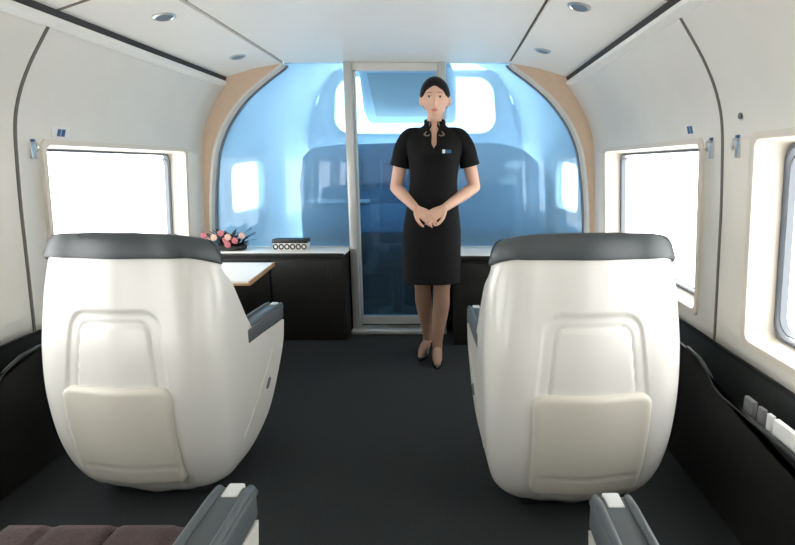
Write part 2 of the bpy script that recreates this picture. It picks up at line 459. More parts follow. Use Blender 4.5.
bxo('label_plate', 'lip', (.68, .86, -.270, -.25, 1.06, 1.13), dc, .002)
bxo('plinth', 'black', (-1.05, .93, -.24, .3, 0, .36), dc, .01)
# cab floor plinth and driver's seat
ds = empty('driver_chair', (-.42, 4.10, 0))
tag(ds, 'dark driver chair low in the cab seen through the lower part of the glass door', 'chair')
bxo('seat_cushion', 'black', (-.22, .22, -.05, .36, .38, .50), ds, .04, seg=3)
bxo('backrest', 'black', (-.21, .21, -.10, -.01, .48, .62), ds, .03, seg=3)
bm = bmesh.new(); cyl(bm, (0, .12, .2), .05, .40); link('pedestal', bm, 'black', ds)
bm = bmesh.new(); cyl(bm, (0, .12, .012), .18, .024, n=32); link('base_plate', bm, 'black', ds)

# ------------------------------------------------------------------ armchairs (clamshell business seats)
W_T = [(.03, .225), (.08, .285), (.15, .314), (.25, .332), (.40, .343), (.55, .348), (.65, .347), (.78, .338), (.90, .322), (1.02, .300)]
YR_T = [(.03, .13), (.08, .075), (.15, .035), (.28, .0), (.45, -.012), (.60, .0), (.75, .025), (.90, .05), (1.02, .072)]
YF_LO = [(.03, .26), (.10, .36), (.18, .47), (.30, .555), (.45, .640), (.55, .66)]
YF_HI = [(.60, .345), (.66, .305), (.75, .262), (.90, .20), (.94, .188), (1.02, .165)]
def yfront(z):
    if z <= .55: return interp(YF_LO, z)
    if z < .60: return .66 + (.345 - .66) * min(1, (z - .55) / .012)
    return interp(YF_HI, z)
def rear_y(x, z):
    w = interp(W_T, z) * .978; xr = w - min(.135, w * .62); t = min(1, abs(x) / xr)
    return interp(YR_T, z) + .018 * t * t * (3 - 2 * t)
def upath(z, t=0.0, ns=16, na=12, nr=76):
    """half-U from the front edge round the corner to the centre of the back, mirrored"""
    w = interp(W_T, z) * .978 - t; yf = yfront(z); r = min(.135 - t * .5, w * .62)
    xr = w - r
    yc = rear_y(xr, z) + t
    slope = .64 * xr; 
    pts = []
    ycorner = yc + r * .92
    for k in range(ns): pts.append((w, yf + (ycorner - yf) * k / ns))
    for k in range(na):
        a = (PI / 2) * k / na
        pts.append((xr + r * math.cos(a), ycorner - (ycorner - yc) * math.sin(a)))
    for k in range(nr // 2 + 1):
        x = xr * (1 - 2 * k / nr)
        pts.append((x, rear_y(x, z) + t))
    full = pts + [(-x, y) for x, y in pts[-2::-1]]
    return full
def sdf_arch(x, z, w0, w1, zb, zt, r):
    """>0 inside an arch whose half width goes w0 (bottom) -> w1 (top)"""
    w = w0 + (w1 - w0) * max(0, min(1, (z - zb) / (zt - zb)))
    dx = w - abs(x); dz = zt - z
    if dx < r and dz < r: return r - math.hypot(r - dx, r - dz)
    return min(dx, dz)
def sstep(a, b, x):
    t = max(0, min(1, (x - a) / (b - a))); return t * t * (3 - 2 * t)
def arch_disp(x, z):
    a = sdf_arch(x, z, .192, .157, .44, .755, .055); b = sdf_arch(x, z, .152, .122, .44, .715, .035)
    d = .006 * sstep(-.004, .004, a)
    d += -.004 * sstep(.0, .005, b) + .004 * math.exp(-(b / .0065) ** 2)
    return d
def droop(y, z): return .38 * max(0, y - .085) * sstep(.80, .93, z)
def shell_mesh(z0, z1, nz, t, off=0.0, arch=True):
    bm = bmesh.new()
    zs = [z0 + (z1 - z0) * k / nz for k in range(nz + 1)]
    if z0 < .55 < z1: zs = sorted([z for z in zs if abs(z - .5555) > .008] + [.548, .551, .5625, .5655])
    outer = []; inner = []
    for z in zs:
        o = upath(z, -off); i = upath(z, t)
        ro = []
        for (x, y) in o:
            if arch and abs(x) < .24 and y < .25: y += arch_disp(x, z)
            ro.append((x, y, z - droop(y, z)))
        outer.append(ro); inner.append([(x, y, z - droop(y, z)) for x, y in i])
    VO = [[bm.verts.new(p) for p in r] for r in outer]; VI = [[bm.verts.new(p) for p in r] for r in inner]
    n = len(outer[0])
    for a in range(len(zs) - 1):
        for k in range(n - 1):
            bm.faces.new((VO[a][k], VO[a][k+1], VO[a+1][k+1], VO[a+1][k])); bm.faces.new((VI[a][k+1], VI[a][k], VI[a+1][k], VI[a+1][k+1]))
        for k in (0, n - 1): bm.faces.new((VO[a][k], VO[a+1][k], VI[a+1][k], VI[a][k]))
    for a in (0, len(zs) - 1):
        for k in range(n - 1): bm.faces.new((VO[a][k], VO[a][k+1], VI[a][k+1], VI[a][k]))
    return bm
def make_chair(recline=1.0):
    root = empty('armchair')
    sh = link('shell', shell_mesh(.03, .935, 110, .03), 'shell', root, auto=50)
    # grey leather top band wrapping round the shell, with a rounded top
    bm = bmesh.new()
    ZB = [(.928, .008), (.936, .012), (.985, .010), (1.004, .004), (1.010, -.008)]
    oL = [[(x, y, z - droop(y, z)) for x, y in upath(z, -o)] for z, o in ZB]
    iL = [[(x, y, z - droop(y, z)) for x, y in upath(z, .05)] for z, o in ZB[::-1]]
    # bring the band's front ends down towards the arms
    loops = oL + iL
    rs = [[l[k] for l in loops] for k in range(len(oL[0]))]
    rings(bm, rs); link('top_band', bm, 'cap', root, auto=50)
    # literature pocket on the lower back
    bm = bmesh.new()
    def pk(off, e):
        pts = []
        for x, z in rrect(-.198 + e, .198 - e, .125 + e, .470 - e, .045 - e * .5, 6):
            xx = x * (.93 + .07 * min(1, (z - .1) / .36)); pts.append((xx, rear_y(xx, z) - off, z))
        return pts
    def patch(off, e, nx=24, nz=22):
        return None
    NX, NZ = 40, 36
    def pkpt(i, j, off):
        x = -.2 + .4 * i / NX; z = .122 + .35 * j / NZ
        # squash the square grid into a rounded rectangle
        u = 2 * i / NX - 1; v = 2 * j / NZ - 1; rr = .22
        au, av = abs(u), abs(v)
        cu, cv = 1 - rr, 1 - rr
        if au > cu and av > cv:
            du, dv = (au - cu) / rr, (av - cv) / rr; m_ = max(du, dv); L = math.hypot(du, dv)
            if L > 0: du, dv = du * m_ / L, dv * m_ / L
            u = math.copysign(cu + du * rr, u); v = math.copysign(cv + dv * rr, v)
        edge = 1 - max(abs(2 * i / NX - 1), abs(2 * j / NZ - 1))
        x = .2 * u * (.94 + .06 * (v + 1) / 2); z = .313 + .193 * v
        d = off * sstep(-.06, .07, edge) - .0035 * math.exp(-((z - .205) / .004) ** 2) * sstep(.0, .05, edge)
        return (x, rear_y(x, z) - d, z)
    F_ = [[bm.verts.new(pkpt(i, j, .016)) for j in range(NZ + 1)] for i in range(NX + 1)]
    B_ = [[bm.verts.new((lambda p: (p[0], p[1] + .012, p[2]))(pkpt(i, j, 0))) for j in range(NZ + 1)] for i in range(NX + 1)]
    for i in range(NX):
        for j in range(NZ):
            bm.faces.new((F_[i][j], F_[i+1][j], F_[i+1][j+1], F_[i][j+1])); bm.faces.new((B_[i][j], B_[i][j+1], B_[i+1][j+1], B_[i+1][j]))
    for i in range(NX):
        bm.faces.new((F_[i][0], B_[i][0], B_[i+1][0], F_[i+1][0])); bm.faces.new((F_[i][NZ], F_[i+1][NZ], B_[i+1][NZ], B_[i][NZ]))
    for j in range(NZ):
        bm.faces.new((F_[0][j], F_[0][j+1], B_[0][j+1], B_[0][j])); bm.faces.new((F_[NX][j], B_[NX][j], B_[NX][j+1], F_[NX][j+1]))
    link('pocket', bm, 'pocket', root, auto=60)
    # arm pads, with a pale tip inset between two raised rails
    for s in (-1, 1):
        x0, x1 = sorted((s * .342, s * .262))
        bm = bmesh.new()
        box(bm, x0, x1, .29, .665, .551, .622, .014, 3)
        a = link('arm_pad', bm, 'pad', root)
        for xr in (x0 + .010, x1 - .010):
            bm = bmesh.new(); tube(bm, [(xr, .31, .622), (xr, .62, .622), (xr, .656, .618), (xr, .667, .602)], .0085, 10)
            link('pad_rail', bm, 'pad', a)
        bxo('tip_inset', 'light', (x0 + .024, x1 - .024, .625, .668, .604, .6245), a, .004)
        # handle slot on the outer side
        ym = .46
        def sx(z): return s * (interp(W_T, z) * .978 + .0005)
        bm = bmesh.new(); tube(bm, [(sx(z), y, z) for y, z in ((.24, .20), (.30, .25), (.38, .32), (.46, .40), (.52, .46))], .0032, 8); link('side_groove', bm, 'pocket', sh)
        bm = bmesh.new(); tube(bm, [(sx(.315) - s * .004, .455, .315), (sx(.34) - s * .004, .475, .34)], .011, 10); link('release_lever', bm, 'pad', sh)
    # upholstery
    bm = bmesh.new()
    NX, NY = 48, 40
    def cz(x, y):
        z = .45 - .012 * ((y - .42) / .3) ** 2 * 0
        for g0 in (-.135, 0, .135): z -= .008 * math.exp(-((x - g0) / .008) ** 2)
        ex = min(x + .258, .258 - x); ey = min(y - .12, .715 - y)
        z -= .03 * (1 - sstep(0, .035, ex)) + .03 * (1 - sstep(0, .035, ey)); return z
    T = [[bm.verts.new((x, y, cz(x, y))) for j in range(NY + 1) for y in [.12 + .595 * j / NY]] for i in range(NX + 1) for x in [-.258 + .516 * i / NX]]
    Bq = [[bm.verts.new((v.co.x, v.co.y, .32)) for v in r] for r in T]
    for i in range(NX):
        for j in range(NY):
            bm.faces.new((T[i][j], T[i+1][j], T[i+1][j+1], T[i][j+1])); bm.faces.new((Bq[i][j], Bq[i][j+1], Bq[i+1][j+1], Bq[i+1][j]))
    for i in range(NX):
        bm.faces.new((T[i][0], Bq[i][0], Bq[i+1][0], T[i+1][0])); bm.faces.new((T[i][NY], T[i+1][NY], Bq[i+1][NY], Bq[i][NY]))
    for j in range(NY):
        bm.faces.new((T[0][j], T[0][j+1], Bq[0][j+1], Bq[0][j])); bm.faces.new((T[NX][j], Bq[NX][j], Bq[NX][j+1], T[NX][j+1]))
    link('seat_cushion', bm, 'maroon', root, auto=50)
    bm = bmesh.new()
    rs = []
    for z, y, w, d in ((.44, .20, .235, .05), (.60, .185, .25, .06), (.78, .175, .245, .05), (.90, .185, .225, .04), (.925, .19, .21, .025)):
        rs.append([(x, y + yy, z) for x, yy in rrect(-w, w, -d, d, min(.035, d * .8), 4)])
    rings(bm, rs); link('back_cushion', bm, 'maroon', root, auto=50)
    bm = bmesh.new()
    rs = []
    for z, w, d in ((.835, .13, .02), (.85, .15, .035), (.93, .155, .04), (.975, .15, .03), (.985, .13, .02)):
        rs.append([(x, .225 + yy, z) for x, yy in rrect(-w, w, -d, d, d * .8, 4)])
    rings(bm, rs); link('headrest', bm, 'cap', root, auto=50)
    # base
    bm = bmesh.new(); box(bm, -.22, .22, .14, .60, .20, .325, .02); link('seat_pan', bm, 'black', root)
    bm = bmesh.new(); cyl(bm, (0, .36, .12), .11, .20, r2=.09); link('pedestal', bm, 'black', root)
    bm = bmesh.new(); box(bm, -.19, .19, .17, .57, 0, .03, .01); link('base_plate', bm, 'black', root)
    if recline != 1.0:      # slid back and reclined: everything behind the arm tips is longer
        seen = set()
        for o in root.children_recursive:
            if o.data.name in seen: continue
            seen.add(o.data.name)
            for v in o.data.vertices:
                if v.co.y < .60: v.co.y = .60 - (.60 - v.co.y) * recline
    return root
ch = make_chair(); ch.location = (-1.103, 1.60, 0); ch.rotation_euler.z = math.radians(-3.5); ch.scale = (.952, 1, 1.004)
tag(ch, 'front cream shell armchair on the left of the aisle beside the side table', 'armchair', 'armchairs along the aisle')
c = copy_tree(ch); c.location = (.464, 1.535, 0); c.scale = (.985, 1, 1.012); c.rotation_euler.z = math.radians(4.0)
c['label'] = 'front cream shell armchair on the right of the aisle beside the standing woman'
near = make_chair(1.55); near.location = (-.712, .235, 0)
for k in near.children:
    if k.name.startswith('seat_cushion'): k.location.y = .088; k.scale.x = 1.06; k.location.x = -.022
tag(near, 'near armchair at the lower left corner with maroon seat and grey armrest', 'armchair', 'armchairs along the aisle')
c = copy_tree(near); c.location = (.608, .205, 0); c['label'] = 'near armchair at the lower right corner showing only its grey armrest tip'
for k in c.children:
    if k.name.startswith('seat_cushion'): k.location.y = -.02

# ------------------------------------------------------------------ cabinets, table and what stands on them
def cabinet(x0, x1, yf, label, fold):
    root = empty('sideboard_cabinet', ((x0 + x1) / 2, 3.6, 0)); cx = root.location.x
    tag(root, label, 'cabinet', 'low cabinets below the glass partition')
    bxo('carcass', 'dado', (x0 - cx, x1 - cx, yf - 3.6, 3.742 - 3.6, 0, .612), root, .006)
    bxo('countertop', 'white', (x0 - .008 - cx, x1 + .006 - cx, yf - .012 - 3.6, 3.742 - 3.6, .618, .640), root, .004)
    bxo('top_edge', 'black', (x0 - .008 - cx, x1 + .006 - cx, yf - .016 - 3.6, yf - .010 - 3.6, .606, .634), root, .002)
    n = 2
    for k in range(n):
        a = x0 + (x1 - x0) * k / n; b = x0 + (x1 - x0) * (k + 1) / n
        d = bxo('door', 'dado', (a + .01 - cx, b - .01 - cx, yf - .014 - 3.6, yf - 3.6, .05, .585), root, .004)
        hx = b - .10 if k == n - 1 else b - .10
        bxo('handle', 'black', (hx - .012 - cx, hx + .012 - cx, yf - .026 - 3.6, yf - .013 - 3.6, .46, .55), d, .003)
    return root
cabinet(XC - 1.395, -.725, 3.53, 'dark low cabinet with white top left of the glass door, carrying the flowers', 0)
cabinet(.04, XC + 1.395, 3.42, 'dark low cabinet with white top right of the door behind the right armchair', 1)

tb = empty('side_table', (-1.40, 3.03, 0))
tag(tb, 'small white topped side table with wooden edge beyond the left armchair', 'table')
bm = bmesh.new(); prism(bm, [(-.36, -.29, .592), (.315, -.29, .592), (.265, .27, .592), (-.36, .27, .592)], (0, 0, .018)); link('table_top', bm, 'white', tb, auto=30)
bm = bmesh.new(); prism(bm, [(.315, -.29, .588), (.325, -.292, .588), (.275, .272, .588), (.265, .27, .588)], (0, 0, .024)); link('edge_band', bm, 'wood', tb, auto=30)
bxo('front_edge', 'wood', (-.36, .322, -.299, -.289, .588, .600), tb, .002)
bm = bmesh.new(); cyl(bm, (-.1, 0, .30), .035, .585); link('pedestal', bm, 'black', tb)
bm = bmesh.new(); cyl(bm, (-.1, 0, .010), .15, .02, n=32); link('base_plate', bm, 'black', tb)

fl = empty('flower_arrangement', (-1.54, 3.62, .640))
tag(fl, 'low flower arrangement of pink blooms and dark leaves on the left cabinet', 'flowers')
bm = bmesh.new()
rings(bm, [[(r * math.cos(2*PI*k/28), .6 * r * math.sin(2*PI*k/28), z) for k in range(28)] for z, r in ((0, .09), (.01, .11), (.04, .12), (.045, .105))]); link('bowl', bm, 'black', fl)
for k in range(60):
    a = random.uniform(0, 2 * PI); rr = random.uniform(.06, .20); z1 = random.uniform(.04, .150)
    tip = Vector((rr * math.cos(a) * 1.05, .42 * rr * math.sin(a), z1)); base = Vector((tip.x * .35, tip.y * .35, .03))
    bm = bmesh.new(); d = (tip - base); side = d.cross(Vector((0, 0, 1))).normalized() if d.length > .01 else Vector((1, 0, 0)); up = side.cross(d).normalized()
    rs = []
    for q in range(6):
        t = q / 5; w = .023 * math.sin(PI * (.08 + .9 * t)); c_ = base + d * t + up * .015 * math.sin(PI * t)
        rs.append([c_ - side * w, c_ - up * .002, c_ + side * w, c_ + up * .002])
    rings(bm, rs); link('leaf', bm, 'leaf', fl)
for k, (x, z, m) in enumerate([(-.15, .09, 'pink'), (-.11, .05, 'pale'), (-.115, .025, 'pink'), (-.03, .105, 'pink'), (.02, .03, 'pink'), (.035, .085, 'pale'), (.0, .06, 'pink'), (-.07, .08, 'pale'), (.08, .06, 'pink'), (.115, .09, 'pale'), (-.17, .055, 'pink')]):
    bm = bmesh.new(); c0 = Vector((x, -.065 - .02 * (k % 3), z + .022))
    ellipsoid(bm, c0, (.009, .009, .009), 10, 8)
    for q in range(7):
        a = 2 * PI * q / 7
        ellipsoid(bm, c0 + Vector((.014 * math.cos(a), -.003, .014 * math.sin(a))), (.011, .005, .009), 10, 6, Matrix.Rotation(-a, 4, 'Y'))
    link('bloom', bm, m, fl)

bx = empty('tissue_box', (-1.115, 3.65, .640))
tag(bx, 'small black and white patterned box on the cabinet left of the door', 'box')
bxo('body', 'white', (-.120, .120, -.045, .045, 0, .052), bx, .005)
bxo('lid', 'black', (-.124, .124, -.049, .049, .050, .078), bx, .006)
for k in range(6):
    bm = bmesh.new()
    cx = -.1 + .04 * k
    n = 20
    rings(bm, [[(cx + r * math.cos(a), y, .026 + r * math.sin(a) * 1.1) for r, y in ((.011, -.049), (.019, -.049), (.019, -.044), (.011, -.044))] for a in [2 * PI * q / n for q in range(n + 1)]], cap=False)
    link('ring_motif', bm, 'black', bx)

# ------------------------------------------------------------------ side ledges below the windows
def ledge(s, y1, label):
    root = empty('window_ledge', (XC + s * 1.36, .6, 0)); ox = root.location.x
    tag(root, label, 'ledge', 'dark ledges below the windows')
    bm = bmesh.new()
    yz = [(-1.4, 0), (y1 + .42, 0), (y1 + .42, .50), (y1 + .30, .497), (y1 + .20, .49), (y1 + .13, .465), (y1 + .07, .432), (y1, .42), (-1.4, .42)]
    prism(bm, [(XC + s * 1.322 - ox, y - .6, z) for y, z in yz], (s * .012, 0, 0)); link('inner_panel', bm, 'dado', root, auto=30)
    bm = bmesh.new(); tube(bm, [(XC + s * 1.328 - ox, y - .6, z + .004) for y, z in yz[3:]], .008, 10); link('edge_bead', bm, 'ledge', root)
    bxo('tray', 'ledge', tuple(sorted((XC + s * 1.335 - ox, XC + s * 1.442 - ox))) + (-2.0, y1 + .40 - .6, .30, .32), root, .002)
    return root
ledge(1, 1.70, 'dark ledge under the right hand windows with white papers in its tray')
ledge(-1, 1.72, 'dark ledge under the left hand windows beside the left armchair')
def booklet(x, y, z, w, l, rz, m, label, h=.155):
    o = empty('leaflet', (x, y, z), rz)
    tag(o, label, 'leaflet', 'leaflets in the right ledge tray')
    bxo('cover', m, (-w/2, w/2, -l/2, l/2, 0, h), o, .001)
    bxo('pages', m, (-w/2 - .0015, w/2 + .0015, -l/2 + .003, l/2 - .003, .004, h - .003), o, .0005)
xr = XC + 1.349
booklet(xr, 1.583, .32, .014, .053, 0, 'greypaper', 'dull grey leaflet standing in the right ledge tray, farthest of the row')
booklet(xr, 1.517, .32, .012, .033, 0, 'greypaper', 'narrow grey leaflet second from the far end in the right ledge tray')
booklet(xr, 1.472, .32, .012, .026, 0, 'light', 'narrow white leaflet next to the big white one in the right ledge tray')
booklet(xr, 1.262, .32, .016, .37, 0, 'paper', 'long white leaflet nearest the camera in the right ledge tray')

# ------------------------------------------------------------------ small fittings
def downlight(x, y, label):
    s = 1 if x > XC else -1; w = abs(x - XC)
    z = 1.868 + (1.812 - 1.868) * (w - .97) / .185 if w > .97 else 1.905 + (1.868 - 1.905) * (w - .778) / .192
    o = empty('downlight', (x, y, z)); o.rotation_euler = (0, s * math.radians(13), 0)
    tag(o, label, 'ceiling light', 'recessed ceiling lights')
    bm = bmesh.new(); n = 32
    rings(bm, [[(r * math.cos(a), r * math.sin(a), zz) for r, zz in ((.050, .004), (.050, -.004), (.040, -.007), (.034, -.002), (.034, .004))] for a in [2 * PI * k / n for k in range(n + 1)]], cap=False)
    link('bezel', bm, 'silver', o)
    bm = bmesh.new(); cyl(bm, (0, 0, -.001), .035, .006, n=32); link('lens', bm, 'blue_grey', o)
M['blue_grey'] = mat('unlit_lens', (.16, .20, .23), .3)
downlight(-1.265, 2.49, 'unlit round ceiling light nearer the camera on the left panel')
downlight(-1.28, 3.35, 'unlit round ceiling light nearer the glass partition on the left panel')
downlight(.55, 2.35, 'unlit round ceiling light nearer the camera on the right panel')
downlight(.549, 3.21, 'unlit round ceiling light nearer the glass partition on the right panel')
def hook(s, y, z, label):
    o = empty('coat_hook', (XC + s * wx(z), y, z)); tag(o, label, 'hook', 'coat hooks on the side walls')
    bxo('back_plate', 'silver', tuple(sorted((s * .004, -s * .006))) + (-.012, .012, -.045, .035), o, .002)
    bm = bmesh.new(); tube(bm, [(-s * .004, 0, .022), (-s * .022, 0, .020), (-s * .028, 0, .005), (-s * .020, 0, -.012)], .006, 10); link('peg', bm, 'silver', o)
    bxo('base_cap', 'blue', tuple(sorted((-s * .004, -s * .012))) + (-.010, .010, .024, .036), o, .002)
hook(-1, 2.235, 1.30, 'small chrome coat hook on the left wall by the window')
hook(1, 2.11, 1.30, 'small chrome coat hook on the right wall, far side of the panel joint')
hook(1, 1.92, 1.30, 'small chrome coat hook on the right wall, near side of the panel joint')
def plate(s, y, z, label):
    o = empty('number_plate', (XC + s * (wx(z) + .003), y, z)); tag(o, label, 'sign', 'small signs above the windows')
    a = math.atan2(wx(z + .03) - wx(z - .03), .06); o.rotation_euler = (0, s * a, 0)
    bxo('plate', 'white', tuple(sorted((s * .002, -s * .006))) + (-.055, .055, -.024, .024), o, .002)
    for dy, dz in ((-.012, .0), (.014, .0)):
        bm = bmesh.new(); prism(bm, [(-s * .0055, dy + a_ - .004 * (1 if b_ < 0 else -1), dz + b_) for a_, b_ in ((-.010, -.016), (.010, -.016), (.010, .016), (-.010, .016))], (-s * .002, 0, 0))
        link('symbol', bm, 'blue', o)
plate(-1, 2.40, 1.372, 'small blue and white seat sign above the left window')
plate(1, 2.29, 1.378, 'small blue and white seat sign above the right window')
o = empty('sensor_button', (XC + wx(1.40), 1.90, 1.40)); tag(o, 'tiny round grey button on the upper right wall panel', 'button')
bm = bmesh.new(); cyl(bm, (0, 0, 0), .011, .012, 'X', 20); link('cap', bm, 'greypaper', o)
bm = bmesh.new(); cyl(bm, (.003, 0, 0), .016, .006, 'X', 20); link('ring', bm, 'silver', o)

# ------------------------------------------------------------------ the attendant
pr = empty('person', (-.10, 3.12, 0))
tag(pr, 'standing woman in a black short sleeved uniform dress with hands clasped before the glass door', 'person')
RT = [ # z, centre x, centre y, half width, half depth
    (.50, .000, .015, .168, .120), (.62, .000, .015, .172, .125), (.76, .000, .015, .174, .130), (.86, .002, .012, .170, .128), (.96, .006, .010, .155, .115), (1.06, .012, .008, .142, .102),
    (1.14, .015, .006, .137, .098), (1.22, .018, .004, .143, .108), (1.30, .020, .002, .156, .118), (1.36, .021, .008, .165, .105), (1.40, .021, .014, .150, .085), (1.43, .021, .018, .105, .072), (1.455, .021, .020, .065, .058), (1.475, .021, .02, .050, .050)]
def rt(k, z): return interp([(r[0], r[k]) for r in RT], z)
def torso(z0, z1, nz, off, n=72, notch=False):
    rs = []
    for q in range(nz + 1):
        z = z0 + (z1 - z0) * q / nz
        cx, cy, hw, hd = rt(1, z), rt(2, z), rt(3, z) + off, rt(4, z) + off
        ring = []
        for k in range(n):
            a = 2 * PI * k / n; c_, s_ = math.cos(a), math.sin(a)
            e = .85
            x = cx + hw * math.copysign(abs(c_) ** e, c_); y = cy + hd * math.copysign(abs(s_) ** e, s_)
            if s_ < 0 and 1.2 < z < 1.36:   # bust
                for bx_ in (-.07, .07): y -= .016 * math.exp(-((x - cx - bx_) / .05) ** 2 - ((z - 1.285) / .045) ** 2)
            if notch and s_ < 0:
                hwn = .016 * sstep(1.315, 1.35, z) + .012 * sstep(1.40, 1.44, z)
                y += .024 * (1 - sstep(hwn, hwn + .005, abs(x - cx))) * sstep(1.312, 1.325, z)
            ring.append((x, y, z))
        rs.append(ring)
    return rs
body = bmesh.new()
rings(body, torso(.70, 1.475, 60, -.010))
# neck
tube(body, [(.021, .022, 1.40), (.021, .018, 1.46), (.021, .010, 1.55)], [.056, .043, .041], 20)
# head
HC = Vector((.025, -.005, 1.600))
def head_pt(th, ph, hair=False):
    """th: azimuth, 0 = +x, -90deg = face (-y); ph: -90..90 elevation"""
    cx, sx = math.cos(th), math.sin(th); cp, sp = math.cos(ph), math.sin(ph)
    d = Vector((cx * cp, sx * cp, sp))
    p = Vector((d.x * .079, d.y * .092, d.z * .112))
    # jaw taper
    if d.z < 0:
        t = -d.z; p.x *= 1 - .46 * t ** 1.5
        if d.y > 0: p.y *= 1 - .45 * t
        else: p.y *= 1 - .03 * t
    def g(x0, z0, sx_, sz_): return math.exp(-((p.x - x0) / sx_) ** 2 - ((p.z - z0) / sz_) ** 2)
    if d.y < 0 and not hair:
        f = sstep(0, .5, -d.y)
        p.y -= f * (.024 * g(0, -.030, .011, .015) + .012 * g(0, -.010, .008, .022) + .006 * g(0, -.100, .02, .014))   # nose, chin
        p.y -= f * (.006 * g(0, -.060, .020, .0055) + .006 * g(0, -.072, .017, .006) - .003 * g(0, -.066, .024, .002))
        for s in (-1, 1):
            p.y += f * (.010 * g(s * .031, .004, .015, .009))
            p.y -= f * (.004 * g(s * .031, .024, .022, .006) + .004 * g(s * .042, -.030, .015, .018))
    return p
def head_grid(bm, hair=False, nu=96, nv=72):
    rs = []
    for j in range(1, nv):
        ph = -PI / 2 + PI * j / nv; r = []
        for i in range(nu):
            th = 2 * PI * i / nu
            p = head_pt(th, ph, hair)
            if hair:
                d = Vector((math.cos(th) * math.cos(ph), math.sin(th) * math.cos(ph), math.sin(ph)))
                # hair line: high over the face, swept back past the ears
                line = interp([(-1, .041), (-.35, .041), (-.02, .018), (.12, -.005), (.5, -.06), (1, -.07)], d.y)
                line += .022 * (1 - sstep(0, .050, abs(p.x))) * (1 if d.y < 0 else 0) - (.034 * sstep(.040, .070, abs(p.x)) if d.y < -.2 else 0)
                k = sstep(line - .006, line + .008, p.z)
                p = p * (.93 + k * (.07 + .11))
                p.x *= 1 + .04 * k * sstep(.0, .5, d.z)
            r.append(HC + p)
        rs.append(r)
    rings(bm, rs)
head_grid(body)
for s in (-1, 1):   # ears
    ellipsoid(body, HC + Vector((s * .082, .010, -.008)), (.010, .018, .030), 16, 12, Matrix.Rotation(s * .25, 4, 'Z'))
    ellipsoid(body, HC + Vector((s * .078, .006, -.026)), (.008, .010, .012), 12, 8)
# arms
SH = {-1: (-.130, .018, 1.385), 1: (.172, .018, 1.385)}
EL = {-1: (-.215, .050, 1.095), 1: (.260, .050, 1.100)}
WR = {-1: (-.085, -.125, .985), 1: (.076, -.130, .985)}
for s in (-1, 1):
    a, b, c = Vector(SH[s]), Vector(EL[s]), Vector(WR[s])
    tube(body, [a, a.lerp(b, .35) + Vector((s * .012, 0, 0)), a.lerp(b, .7) + Vector((s * .006, 0, 0)), b], [.046, .043, .040, .036], 20)
    tube(body, [b, b.lerp(c, .3), b.lerp(c, .65), c], [.036, .037, .030, .0235], 20)
# hands: her right (image left) below, the other laid over it
def hand(bm, wrist, dirv, side, up, curl, s):
    d = Vector(dirv).normalized(); up = Vector(up); up = (up - d * up.dot(d)).normalized(); sd = d.cross(up) * side
    w = Vector(wrist); rs = []
    for t, hw, hd in ((-.01, .021, .017), (.02, .027, .015), (.05, .036, .014), (.08, .039, .0125), (.092, .036, .010)):
        c_ = w + d * t
        rs.append([c_ + sd * hw * math.cos(2*PI*k/20) + up * hd * math.sin(2*PI*k/20) for k in range(20)])
    rings(bm, rs)
    for off, ln, r0 in ((-.029, .058, .0078), (-.010, .068, .0084), (.010, .064, .0083), (.029, .054, .0080)):
        p = w + d * .082 + sd * off
        pts = [p - d * .02, p]; dd = d.copy(); cur = p
        for q in range(3):
            ang = curl * (q + 1) * .5
            v = (d * math.cos(ang) - up * math.sin(ang)); cur = cur + v * ln * (.42, .33, .25)[q]; pts.append(cur)
        tube(bm, pts, [r0, r0, r0 * .97, r0 * .9, r0 * .78], 12)
    t0 = w + d * .025 - sd * .024
    t1 = t0 + (d * .6 - sd * .75).normalized() * .032; t2 = t1 + (d * .9 - sd * .30 - up * .15).normalized() * .030; t3 = t2 + (d * .95 - up * .3).normalized() * .022
    tube(bm, [t0 - d * .01, t1, t2, t3], [.013, .0105, .0095, .0078], 12)
hand(body, WR[-1], (.80, -.16, -.56), -1, (.25, -.95, .3), .35, -1)
hand(body, (.080, -.135, .990), (-.80, -.24, -.50), 1, (-.2, -.95, .35), .55, 1)
# legs and feet
HIP = {-1: (-.085, .015, .86), 1: (.085, .015, .86)}
KN = {-1: (-.058, .03, .475), 1: (.060, -.01, .475)}
AN = {-1: (-.034, .145, .125), 1: (.032, .020, .120)}
TOE = {-1: (-.072, .030, .030), 1: (.034, -.105, .030)}
def leg_path(s):
    h, k, a = Vector(HIP[s]), Vector(KN[s]), Vector(AN[s])
    return ([h, h.lerp(k, .5) + Vector((s * .008, 0, 0)), k.lerp(h, .15), k, k.lerp(a, .28) + Vector((s * .006, .018, 0)), k.lerp(a, .5) + Vector((s * .003, .014, 0)), k.lerp(a, .8), a, a + Vector((0, 0, -.03))],
            [.082, .070, .052, .0475, .0500, .0460, .0335, .0290, .030])
for s in (-1, 1):
    P, R = leg_path(s); tube(body, P, R, 24)
    a = Vector(AN[s]); t = Vector(TOE[s])
    tube(body, [a + Vector((0, .018, -.045)), a.lerp(t, .45) + Vector((0, 0, -.012)), a.lerp(t, .8), t], [.027, .029, .028, .020], 18)
bo = link('body', body, 'skin', pr)
rm = bo.modifiers.new('remesh', 'REMESH'); rm.mode = 'VOXEL'; rm.voxel_size = .0036; rm.use_smooth_shade = True
sm = bo.modifiers.new('smooth', 'SMOOTH'); sm.factor = .5; sm.iterations = 3
